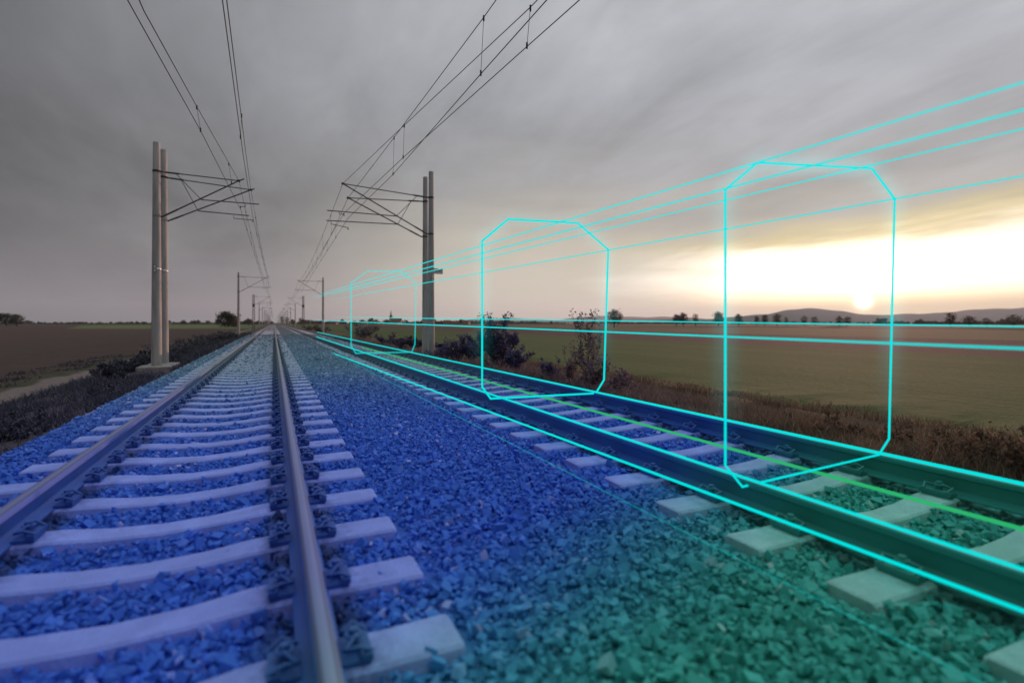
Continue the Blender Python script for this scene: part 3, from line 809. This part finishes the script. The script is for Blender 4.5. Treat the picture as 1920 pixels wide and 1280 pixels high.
def beam(p_near, p_far, r0, r1, label, mat=None, t_near=-4, t_far=64):
    a, b_ = ext(p_near, p_far, t_near), ext(p_near, p_far, t_far)
    n = 14; pts = [a.lerp(b_, (k / n) ** 2) for k in range(n + 1)]
    rs = [r0 + (r1 - r0) * max(0, p.y) / t_far for p in pts]
    o = a.copy(); mb = MB(); mb.tube([p - o for p in pts], rs, 8)
    ob = mb.build('light_beam', mat or M['cyan_mid'], None, o); tag(ob, label, 'light beam', 'cyan light beams'); return ob
def img_beam(pn, pf, xn, label, r0=.0042, r1=.036, mat=None, xf=None):
    beam(at_x(pn[0], pn[1], xn), at_x(pf[0], pf[1], xf if xf else xn), r0, r1, label, mat)
img_beam((1420, 305), (603, 551), 2.90, 'topmost of the four cyan beams rising to the right above the field')
img_beam((1360, 354), (603, 554.4), 2.617, 'second from the top of the four cyan beams rising to the right')
img_beam((1635, 309.6), (603, 557.6), 4.09, 'third from the top of the four cyan beams rising to the right')
img_beam((1677, 373), (603, 565), 4.365, 'lowest of the four cyan beams rising to the right, meeting the frames at their shoulders')
img_beam((1920, 612), (603, 594), 4.365, 'upper of the two nearly level cyan beams along the horizon')
img_beam((1360, 631), (603, 600.8), 2.617, 'lower of the two nearly level cyan beams, crossing the brown field')
beam((XR0 - .04, 2, .016), (XR0 - .04, 20, .016), .0085, .028, 'cyan light line along the head of the near rail of the right-hand track', M['cyan'], -3.5, 40)
beam(at_h(1920, 1145, -.085), at_h(651, 672, -.15), .0085, .02, 'cyan light line along the foot of the near rail of the right-hand track', M['cyan'], -3.5, 22)
beam((XR1 - .04, 2, .018), (XR1 - .04, 20, .018), .0115, .03, 'broad cyan light line along the far rail of the right-hand track', M['cyan'], -3.5, 60)
o = beam((CR, 2, -.055), (CR, 20, -.055), .012, .02, 'green light line down the middle of the right-hand track', M['green_light'], -3.5, 24)
beam((2.14, 2, -.165), (2.14, 12, -.165), .0020, .007, 'very thin faint cyan line across the ballast along the sleeper ends', M['cyan_thin'], -3.5, 16)

# ------------------------------------------------------------------ vegetation
def quads(pos, nrm_up, size, aspect=.55):
    n = len(pos); Rm = rotmats(n)
    if nrm_up: pass
    base = np.array([(-.5, -aspect/2, 0), (.5, -aspect/2, 0), (.5, aspect/2, 0), (-.5, aspect/2, 0)])
    v = np.einsum('nij,kj->nki', Rm, base) * size[:, None, None] + pos[:, None]
    return v.reshape(-1, 3), np.arange(n * 4).reshape(n, 4)
def foliage_mesh(name, pts, size, tone):
    v, f = quads(pts, False, size); return mesh_np(name, v, f, {'tone': np.repeat(tone, 4)})

def plant(name, loc, h, w, leaves, lsize, mat, label, cat, group, seed, stems=7, trunk=0.0, airy=0.5, part='foliage', wood='stems', tops=0):
    """branches grown as tapered tubes, leaves clustered along their outer part"""
    rg = random.Random(seed); r2 = np.random.default_rng(seed)
    root = empty(name, loc); tag(root, label, cat, group)
    mb = MB(); tips = []
    def grow(p, d, ln, r, lev):
        n = 4; pts = [p]; q = p
        for k in range(n):
            d = (d + Vector((rg.uniform(-.25, .25), rg.uniform(-.25, .25), rg.uniform(-.05, .22)))).normalized(); q = q + d * ln / n; pts.append(q)
        mb.tube(pts, [r * (1 - .16 * k) for k in range(n + 1)], 5 if lev else 7)
        if lev >= 1:
            for k in range(1, n + 1): tips.append((pts[k], ln * .22))
        if lev < 2:
            for k in range(rg.randint(3, 4)):
                s = pts[rg.randint(1, n)] if lev == 0 else pts[rg.randint(2, n)]
                a = rg.uniform(0, 6.28); out = Vector((math.cos(a), math.sin(a), rg.uniform(.1, .9)))
                grow(s, (d * .5 + out * .8).normalized(), ln * rg.uniform(.45, .7), r * .5, lev + 1)
    if trunk > 0:
        mb.tube([(0, 0, -.3), (rg.uniform(-.1, .1) * trunk, 0, trunk * .5), (0, 0, trunk)], [h * .03, h * .024, h * .02], 8)
    for s in range(stems):
        a = 6.28 * s / stems + rg.uniform(-.4, .4); lean = rg.uniform(.15, 1.0)
        d = Vector((math.cos(a) * lean * w / h, math.sin(a) * lean * w / h, 1)).normalized()
        grow(Vector((math.cos(a) * w * .05, math.sin(a) * w * .05, trunk * .92 if trunk else -.05)), d, (h - trunk) * rg.uniform(.45, .75), h * .012, 0)
    for s in range(tops):
        grow(Vector((rg.uniform(-.1, .1) * w, rg.uniform(-.1, .1) * w, h * .3)), Vector((rg.uniform(-.12, .12), rg.uniform(-.12, .12), 1)), h * .62, h * .008, 1)
    mb.build(wood, M['bark'], root)
    tp = np.array([tuple(t_[0]) for t_ in tips]); sp_ = np.array([t_[1] for t_ in tips])
    # keep inside the height / width envelope
    k = r2.integers(0, len(tp), leaves)
    pts = tp[k] + r2.normal(0, 1, (leaves, 3)) * (sp_[k] * airy)[:, None]
    zs = max(pts[:, 2].max(), .01); pts[:, 2] *= h / zs if not tops else h / np.percentile(pts[:, 2], 99.8)
    rr = np.percentile(np.hypot(pts[:, 0], pts[:, 1]), 96) / (w / 2)
    pts[:, :2] /= rr; pts[:, 2] = np.maximum(pts[:, 2], .02)
    for o_ in root.children: o_.scale = (1 / rr, 1 / rr, h / zs)
    clump = np.sin(pts[:, 0] * 9 / w + seed) * np.sin(pts[:, 1] * 9 / w) * np.sin(pts[:, 2] * 8 / h + seed) * .3
    tone = np.clip(r2.uniform(0, 1, leaves) * .7 + clump + .15, 0, 1)
    sz = r2.uniform(.6, 1.3, leaves) * lsize
    link(part, foliage_mesh(part, pts, sz, tone), mat, root)
    return root

# --- far trees: crowns and trunks
TREEPOS = []
def far_tree(px_, py_base, h_px, w_px, dist, label, seed, leaves=1400, mat='leaf_far', group='trees along the far edge of the fields', cat='tree', trunk=.22):
    d = ray(px_, HY); q = C0 + d * dist; q.z = -1.0
    s = dist / F
    h, w = CAMZ + 1.0 + (HY - (py_base - h_px)) * s, w_px * s
    rg = random.Random(seed); r2 = np.random.default_rng(seed)
    root = empty('tree', q); tag(root, label, cat, group)
    th = h * trunk; mb = MB(); cl = []
    mb.tube([(0, 0, -.4), (rg.uniform(-.03, .03) * h, 0, th * .6), (0, 0, th * 1.3)], [h * .045, h * .035, h * .028], 7)
    n = 13
    for k in range(n):                                            # boughs ending in clumps spread through the crown
        a = 2.4 * k + rg.uniform(-.4, .4); zf = (k + .5) / n
        rr = w / 2 * math.sqrt(max(0, 1 - (zf * 1.55 - .62) ** 2)) * rg.uniform(.35, .85)
        p = Vector((math.cos(a) * rr, math.sin(a) * rr, th * .9 + (h - th * .9) * (.10 + .82 * zf) * rg.uniform(.92, 1.03)))
        s0 = Vector((0, 0, th * rg.uniform(.7, 1.2)))
        mb.tube([s0, s0.lerp(p, .5) + Vector((0, 0, h * .03)), p], [h * .018, h * .011, h * .004], 5); cl.append(p)
        for _ in range(2):
            e = p + Vector((rg.uniform(-1, 1), rg.uniform(-1, 1), rg.uniform(-.3, .8))) * w * .13; mb.tube([p, e], [h * .006, h * .003], 4)
    mb.build('trunk', M['bark'], root)
    cl = np.array([tuple(c_) for c_ in cl]); sp_ = r2.uniform(.075, .135, n) * (w + h) * .5; k = r2.integers(0, n, leaves)
    pts = cl[k] + r2.normal(0, 1, (leaves, 3)) * (sp_[k] * np.array([[1], [1], [1]]).T[0][0])[:, None] * np.array([1, 1, .75])
    pts[:, 2] = np.clip(pts[:, 2], th * .45, h * 1.03)
    rad_ = np.hypot(pts[:, 0], pts[:, 1]); f_ = np.minimum(1, w * .56 / np.maximum(rad_, .01)); pts[:, :2] *= f_[:, None]
    tone = np.clip(r2.uniform(0, 1, leaves) * .6 + r2.uniform(0, .45, n)[k], 0, 1)
    link('crown', foliage_mesh('crown', pts, r2.uniform(.6, 1.3, leaves) * max(h, w) * .052, tone), M[mat], root)
far_tree(1152, 606, 26, 28, 230, 'round tree with a full crown standing alone beside the middle light frame', 1)
far_tree(1268, 604, 15, 18, 330, 'left one of two small close trees between the two larger light frames', 2)
far_tree(1281, 604, 18, 17, 330, 'right, taller one of two small close trees between the two larger light frames', 3)
far_tree(1304, 603, 15, 10, 360, 'narrow sparse tree just right of the two close trees on the horizon', 4, 500)
far_tree(1347, 604, 20, 20, 320, 'rounded dark tree just left of the near light frame edge', 5)
far_tree(1385, 603, 14, 15, 350, 'small tree just inside the left edge of the near light frame', 6)
far_tree(1419, 603, 11, 9, 380, 'small dark bushy tree below the left foot of the hill', 7, 700)
far_tree(1434, 603, 14, 12, 380, 'left of the pair of trees below the slope of the hill', 8, 800)
far_tree(1457, 603, 15, 15, 370, 'right of the pair of trees below the slope of the hill', 9, 900)
far_tree(1474, 603, 9, 8, 400, 'tiny slim tree below the hill summit, left of a row of pale trees', 10, 400)
far_tree(1508, 604, 12, 12, 380, 'first tree of the pale row below the hill summit', 11, 600)
far_tree(1528, 604, 11, 13, 380, 'last tree of the pale row below the hill summit', 12, 600)
far_tree(1574, 605, 13, 14, 360, 'left of the two bushy trees just left of the sun', 13, 800)
far_tree(1588, 605, 12, 14, 360, 'right of the two bushy trees just left of the sun', 14, 800)
far_tree(1782, 606, 20, 16, 260, 'tall reddish tree on the skyline right of the sun', 15, 900)
far_tree(1818, 607, 15, 26, 260, 'broad reddish tree on the skyline right of the tall one', 16, 900)
far_tree(1850, 607, 12, 16, 280, 'small reddish tree between two broader ones near the right edge', 17, 700)
far_tree(1900, 607, 16, 30, 250, 'rightmost broad reddish tree on the skyline at the edge of the photo', 18, 900)
far_tree(12, 609, 21, 34, 300, 'left-hand tree of the dark clump at the far left edge', 19, 1800, 'leaf_dark')
far_tree(31, 609, 21, 22, 305, 'right-hand tree of the dark clump at the far left edge', 20, 1600, 'leaf_dark')
far_tree(428, 612, 27, 37, 250, 'wide round dark bush-like tree beside the left-hand single mast', 21, 3600, 'leaf_dark', trunk=.06)
far_tree(466, 610, 14, 8, 330, 'narrow dark tree right of the left-hand single mast', 22, 500, 'leaf_dark')
far_tree(529, 607, 14, 9, 520, 'left one of the dark trees beside the vanishing point of the tracks', 23, 600, 'leaf_dark')
far_tree(538, 607, 13, 9, 540, 'right one of the dark trees beside the vanishing point of the tracks', 24, 600, 'leaf_dark')
far_tree(563.5, 607, 11, 8, 420, 'dark tree immediately left of the right-hand lattice mast', 25, 600, 'leaf_dark')

# --- distant hedges and woods that read as one mass
def treeline(x0, x1, dist, hmin, hmax, seed, mat, label, step=2.2, name='far_treeline'):
    r2 = np.random.default_rng(seed); P_, S_, T_ = [], [], []
    px_ = x0
    while px_ < x1:
        h = r2.uniform(hmin, hmax) * (1.7 if r2.uniform() < .08 else 1); dd = dist * r2.uniform(.94, 1.06); s = dd / F
        d = ray(px_, HY); q = np.array(C0 + d * dd); q[2] = -1.0
        n = 60; hh = h * s; ww = r2.uniform(.8, 1.8) * hh
        u = r2.normal(0, 1, (n, 3)); u /= np.linalg.norm(u, axis=1)[:, None]; u *= r2.uniform(0, 1, (n, 1)) ** .4
        pt = q + u * np.array([ww / 2, ww / 2, hh / 2]) + np.array([0, 0, hh * .48])
        P_.append(pt); S_.append(np.full(n, hh * .38)); T_.append(np.clip(r2.uniform(0, 1, n) * .6 + r2.uniform(0, .4), 0, 1))
        px_ += step * r2.uniform(.6, 1.6) * (1 if r2.uniform() > .07 else 3)
    me = foliage_mesh(name, np.concatenate(P_), np.concatenate(S_), np.concatenate(T_))
    tag(link(name, me, M[mat]), label, 'treeline', kind='stuff')
treeline(-10, 412, 900, 1.5, 4.6, 31, 'leaf_dark', 'low dark hedges and trees along the horizon on the left', 2.6)
treeline(440, 512, 700, 3, 7, 32, 'leaf_dark', 'dark trees on the horizon behind the left-hand row of masts', 2.0)
treeline(545, 1010, 900, 3, 6.5, 33, 'leaf_far', 'brownish trees among the village houses on the horizon', 2.0)
treeline(1000, 1620, 850, 2.0, 4.5, 34, 'leaf_far', 'long low treeline on the horizon in front of the hills', 2.3)
treeline(1620, 1960, 600, 4.0, 7.5, 35, 'leaf_far', 'hazy treeline on the horizon right of the sun', 2.6)

# --- village: houses and the church spire
def house(px_, dist, w_px, h_px, label, roof='roof'):
    d = ray(px_, HY); q = C0 + d * dist; q.z = -1.0; s = dist / F
    w, h = w_px * s, h_px * s; root = empty('house', q); tag(root, label, 'house', 'village houses on the horizon')
    root.rotation_euler = (0, 0, -YAW + random.uniform(-.4, .4))
    dp = w * .7; wl = h * .55
    mb = MB(); mb.box((-w/2, -dp/2, 0), (w/2, dp/2, wl)); mb.build('wall', M['house'], root)
    mb = MB(); e = .4
    mb.add([(-w/2-e, -dp/2-e, wl), (w/2+e, -dp/2-e, wl), (w/2+e, dp/2+e, wl), (-w/2-e, dp/2+e, wl), (-w/2-e, 0, h), (w/2+e, 0, h)], [(0,1,5,4),(2,3,4,5),(0,4,3),(1,2,5),(0,3,2,1)])
    mb.build('roof', M['roof'], root)
    mb = MB()
    for k in (-.28, .1, .32): mb.box((w*k - .5, -dp/2 - .03, wl*.35), (w*k + .5, -dp/2 - .002, wl*.75))
    mb.build('windows', M['window'], root)
for (hx, w_, h_, lb) in ((627, 12, 7, 'low house just right of the right-hand single mast'), (684, 10, 6, 'village house left of the church spire'), (706, 9, 6, 'village house directly below the church spire'),
                         (742, 12, 6.5, 'village house right of the church spire, left of the frame edge'), (838, 12, 8, 'village house just right of the right-hand twin masts'), (852, 9, 6, 'smaller village house between two larger ones, right of the twin masts'), (874, 13, 8, 'wide village house left of the middle light frame')):
    house(hx, 640, w_, h_, lb)
d = ray(733, HY); q = C0 + d * 800; q.z = -1.0
ch = empty('church', q); tag(ch, 'church with a thin pointed spire above the village roofs', 'church')
ch.rotation_euler = (0, 0, -YAW)
mb = MB(); mb.box((-2.2, -2.2, 0), (2.2, 2.2, 11)); mb.build('tower', M['house'], ch)
mb = MB(); mb.add([(-2.5, -2.5, 11), (2.5, -2.5, 11), (2.5, 2.5, 11), (-2.5, 2.5, 11), (-.9, -.9, 14), (.9, -.9, 14), (.9, .9, 14), (-.9, .9, 14), (0, 0, 22)],
       [(0,1,5,4),(1,2,6,5),(2,3,7,6),(3,0,4,7),(4,5,8),(5,6,8),(6,7,8),(7,4,8),(0,3,2,1)]); mb.build('spire', M['roof'], ch)
mb = MB(); mb.box((2.25, -4, 0), (16, 4, 5)); mb.build('nave', M['house'], ch)
mb = MB(); mb.add([(2.26, -4.4, 5), (16.4, -4.4, 5), (16.4, 4.4, 5), (2.26, 4.4, 5), (2.26, 0, 9), (16.4, 0, 9)], [(0,1,5,4),(2,3,4,5),(0,4,3),(1,2,5),(0,3,2,1)]); mb.build('nave_roof', M['roof'], ch)

# --- shrubs right of the line
GS = 'shrubs on the right-hand verge'
def shrub_at(px_, x, ybase, top_y, w_px, leaves, ls, mat, label, seed, stems=8, airy=.55, name='shrub', cat='shrub', tops=0, group=GS):
    p = at_x(px_, HY, x); z = ground_z(x) + .03; dep = (Vector((p.x, p.y, 0)) ).dot(FW); s = dep / F
    top = CAMZ + (HY - top_y) * s
    k_ = 1.3 if mat == 'leaf_right' else 1.0
    plant(name, (p.x, p.y, z), max(.25, top - z), w_px * s * k_, int(leaves * k_ * 1.15), ls, M[mat], label, cat, group, seed, stems=stems, airy=airy, tops=tops)
shrub_at(930, 6.7, 700, 588, 72, 5200, .055, 'leaf_right', 'tall dark upright shrub right of the twin masts, inside the middle light frame', 41, 8, .5, tops=3)
shrub_at(968, 6.8, 700, 652, 50, 2600, .05, 'leaf_right', 'low rounded dark shrub at the right foot of the tall dark one', 42)
shrub_at(868, 6.8, 690, 626, 66, 3000, .06, 'leaf_right', 'dark shrub just left of the tall upright shrub', 43)
shrub_at(842, 6.9, 690, 638, 50, 2300, .06, 'leaf_right', 'low shrub right beside the foot of the right-hand twin masts', 44)
shrub_at(772, 7.2, 670, 625, 40, 2000, .08, 'leaf_right', 'shrub immediately left of the right-hand twin masts', 45)
shrub_at(738, 7.3, 660, 622, 54, 2400, .09, 'leaf_right', 'wide dark shrub inside the smallest light frame, on the right', 46)
shrub_at(685, 7.6, 650, 605, 46, 1100, .09, 'leaf_right', 'sparse tall twiggy shrub inside the smallest light frame, on the left', 47, 7, .8)
shrub_at(1100, 7.2, 730, 580, 62, 950, .05, 'leaf_dry', 'tall sparse sapling with reddish leaves inside the middle light frame', 48, 6, .5, 'sapling', 'sapling', 2)
shrub_at(1070, 7.0, 730, 628, 36, 520, .045, 'leaf_dry', 'shorter sparse sapling left of the tall reddish one', 49, 5, .5, 'sapling', 'sapling', 1)
shrub_at(1120, 7.0, 730, 655, 60, 1300, .045, 'leaf_dry', 'reddish low shrub at the right foot of the tall sapling', 50, 8, .6)
shrub_at(1030, 6.9, 720, 668, 34, 900, .045, 'leaf_right', 'small dark conical shrub between the dark shrubs and the saplings', 51)
shrub_at(1160, 6.9, 730, 688, 60, 900, .045, 'leaf_dry', 'low dry reddish shrub just right of the middle light frame', 52)
shrub_at(604, 7.8, 630, 610, 30, 900, .13, 'leaf_right', 'low dark shrub behind the foot of the right-hand single mast', 53)
shrub_at(588, 8.0, 630, 608, 26, 900, .15, 'leaf_right', 'low dark shrub between the lattice mast and the single mast on the right', 54)
shrub_at(1480, 7.6, 800, 770, 90, 1100, .03, 'leaf_brown', 'low brown shrub behind the far rail, inside the near light frame', 55)
shrub_at(1555, 7.4, 800, 765, 110, 1500, .03, 'leaf_brown', 'wider brown shrub close to the right side of the near light frame', 56)
shrub_at(1730, 7.2, 830, 800, 120, 1500, .03, 'leaf_brown', 'dark brown shrub just right of the near light frame', 57)
shrub_at(1830, 7.0, 840, 795, 130, 1700, .03, 'leaf_brown', 'dark brown shrub second from the right edge', 58)
shrub_at(1925, 6.8, 850, 800, 120, 1500, .03, 'leaf_brown', 'brown shrub cut by the right edge of the photo', 59)

# --- bushes down the left bank: every one a thing
rb = random.Random(5)
k = 0
yb = 6.0
while yb < 66:
    x = rb.uniform(-4.1, -3.15) if yb < 24 else rb.uniform(-5.3, -3.9)
    h = (CAMZ - .355 * abs(x) - ground_z(x)) * rb.uniform(.6, .95) if yb < 24 else rb.uniform(.5, .95); w = h * rb.uniform(1.9, 3.0)
    if abs(yb - tA) < 2.4: x = -4.6; h = .55; w = 1.1
    pos = 'nearest the viewer, at the lower left' if yb < 9 else 'in front of the left-hand twin masts' if yb < 20 else 'beside the foot of the left-hand twin masts' if yb < 26 else 'between the left-hand twin masts and the single mast' if yb < 52 else 'near the foot of the left-hand single mast'
    plant('bush', (x, yb, ground_z(x)), h, w, int(1500 if yb < 30 else 800), .035 + yb * .0011, M['leaf_left'], 'low dark bush on the left bank, ' + pos, 'bush', 'low bushes on the left bank', 100 + k, stems=8, airy=.6)
    yb += rb.uniform(.9, 1.9) * (1 if yb < 26 else 1.6); k += 1

# --- grass
def grass(name, regions, mat, label, seed):
    r2 = np.random.default_rng(seed); P_, H_ = [], []
    for x0, x1, y0, y1, n, h0, h1 in regions:
        X = r2.uniform(x0, x1, n); Y = y0 + (y1 - y0) * r2.uniform(0, 1, n) ** 1.7
        cl = np.sin(X * 3.1 + Y * .9) * np.sin(Y * 1.7 - X * 2.0) + r2.normal(0, .45, n); kp = (cl > -.25) & ~((Y > 18.5) & (Y < 24.0) & (X > -4.5) & (X < -2.9))
        X, Y = X[kp], Y[kp]; Z = np.interp(X, [-9, -5.6, -4.6, -3.2, -2.75, 5.6, 6.4, 7.6, 9.0, 10.2, 10.7, 11.4, 12.2], [-1.0, -.95, -.72, -.58, -.52, -.52, -.56, -.70, -.90, -.98, -.90, -.99, -1.0])
        P_.append(np.stack([X, Y, Z - .02], -1)); H_.append(r2.uniform(h0, h1, len(X)) * (1 + .5 * cl[kp].clip(-.5, 1)))
    p = np.concatenate(P_); h = np.concatenate(H_); n = len(p)
    a = r2.uniform(0, 6.28, n); wd = (.004 + .0006 * p[:, 1].clip(0, 30)) * 1.0
    sx = np.stack([np.cos(a), np.sin(a), np.zeros(n)], -1) * wd[:, None]
    ln = r2.normal(0, .38, (n, 2)) * h[:, None]
    tip = p + np.stack([ln[:, 0], ln[:, 1], h], -1); midp = p + np.stack([ln[:, 0] * .35, ln[:, 1] * .35, h * .6], -1)
    v = np.stack([p - sx, p + sx, midp + sx * .7, tip, midp - sx * .7], 1).reshape(-1, 3)
    i = np.arange(n) * 5
    f = np.concatenate([np.stack([i, i+1, i+2, i+4], -1)]); f2 = np.stack([i+4, i+2, i+3, i+3], -1)
    tone = np.repeat(np.clip(r2.beta(2, 2, n), 0, 1), 5)
    f3 = np.concatenate([np.stack([i, i+1, i+2], -1), np.stack([i, i+2, i+4], -1), np.stack([i+4, i+2, i+3], -1)])
    me = mesh_np(name, v, f3, {'tone': tone}); tag(link(name, me, M[mat]), label, 'grass', kind='stuff')
grass('verge_grass', [(-5.7, -2.7, 3, 30, 46000, .06, .24), (-5.8, -2.7, 28, 80, 16000, .15, .35), (-9.5, -7.6, 5, 40, 7000, .04, .12)], 'grass_left', 'dark rough grass covering the left bank', 61)
grass('verge_grass', [(5.5, 9.6, .5, 14, 60000, .08, .26), (5.5, 9.6, 12, 60, 26000, .12, .34), (9.6, 12.4, 1, 30, 16000, .04, .14), (10.5, 10.9, 1, 30, 5000, .08, .25)], 'grass_right', 'dry brownish rough grass covering the right-hand verge', 62)

# ------------------------------------------------------------------ evening haze
mb = MB(); mb.box((-14600, -14600, -3), (14600, 14600, 420))
hz = mb.build('haze', None); m = bpy.data.materials.new('haze_air'); m.use_nodes = True; t = m.node_tree; t.nodes.clear()
o = t.nodes.new('ShaderNodeOutputMaterial'); pv = t.nodes.new('ShaderNodeVolumePrincipled')
pv.inputs['Color'].default_value = (.72, .87, 1.0, 1); pv.inputs['Density'].default_value = .00006; pv.inputs['Anisotropy'].default_value = .35
t.links.new(pv.outputs[0], o.inputs['Volume']); hz.data.materials.append(m); tag(hz, kind='stuff')
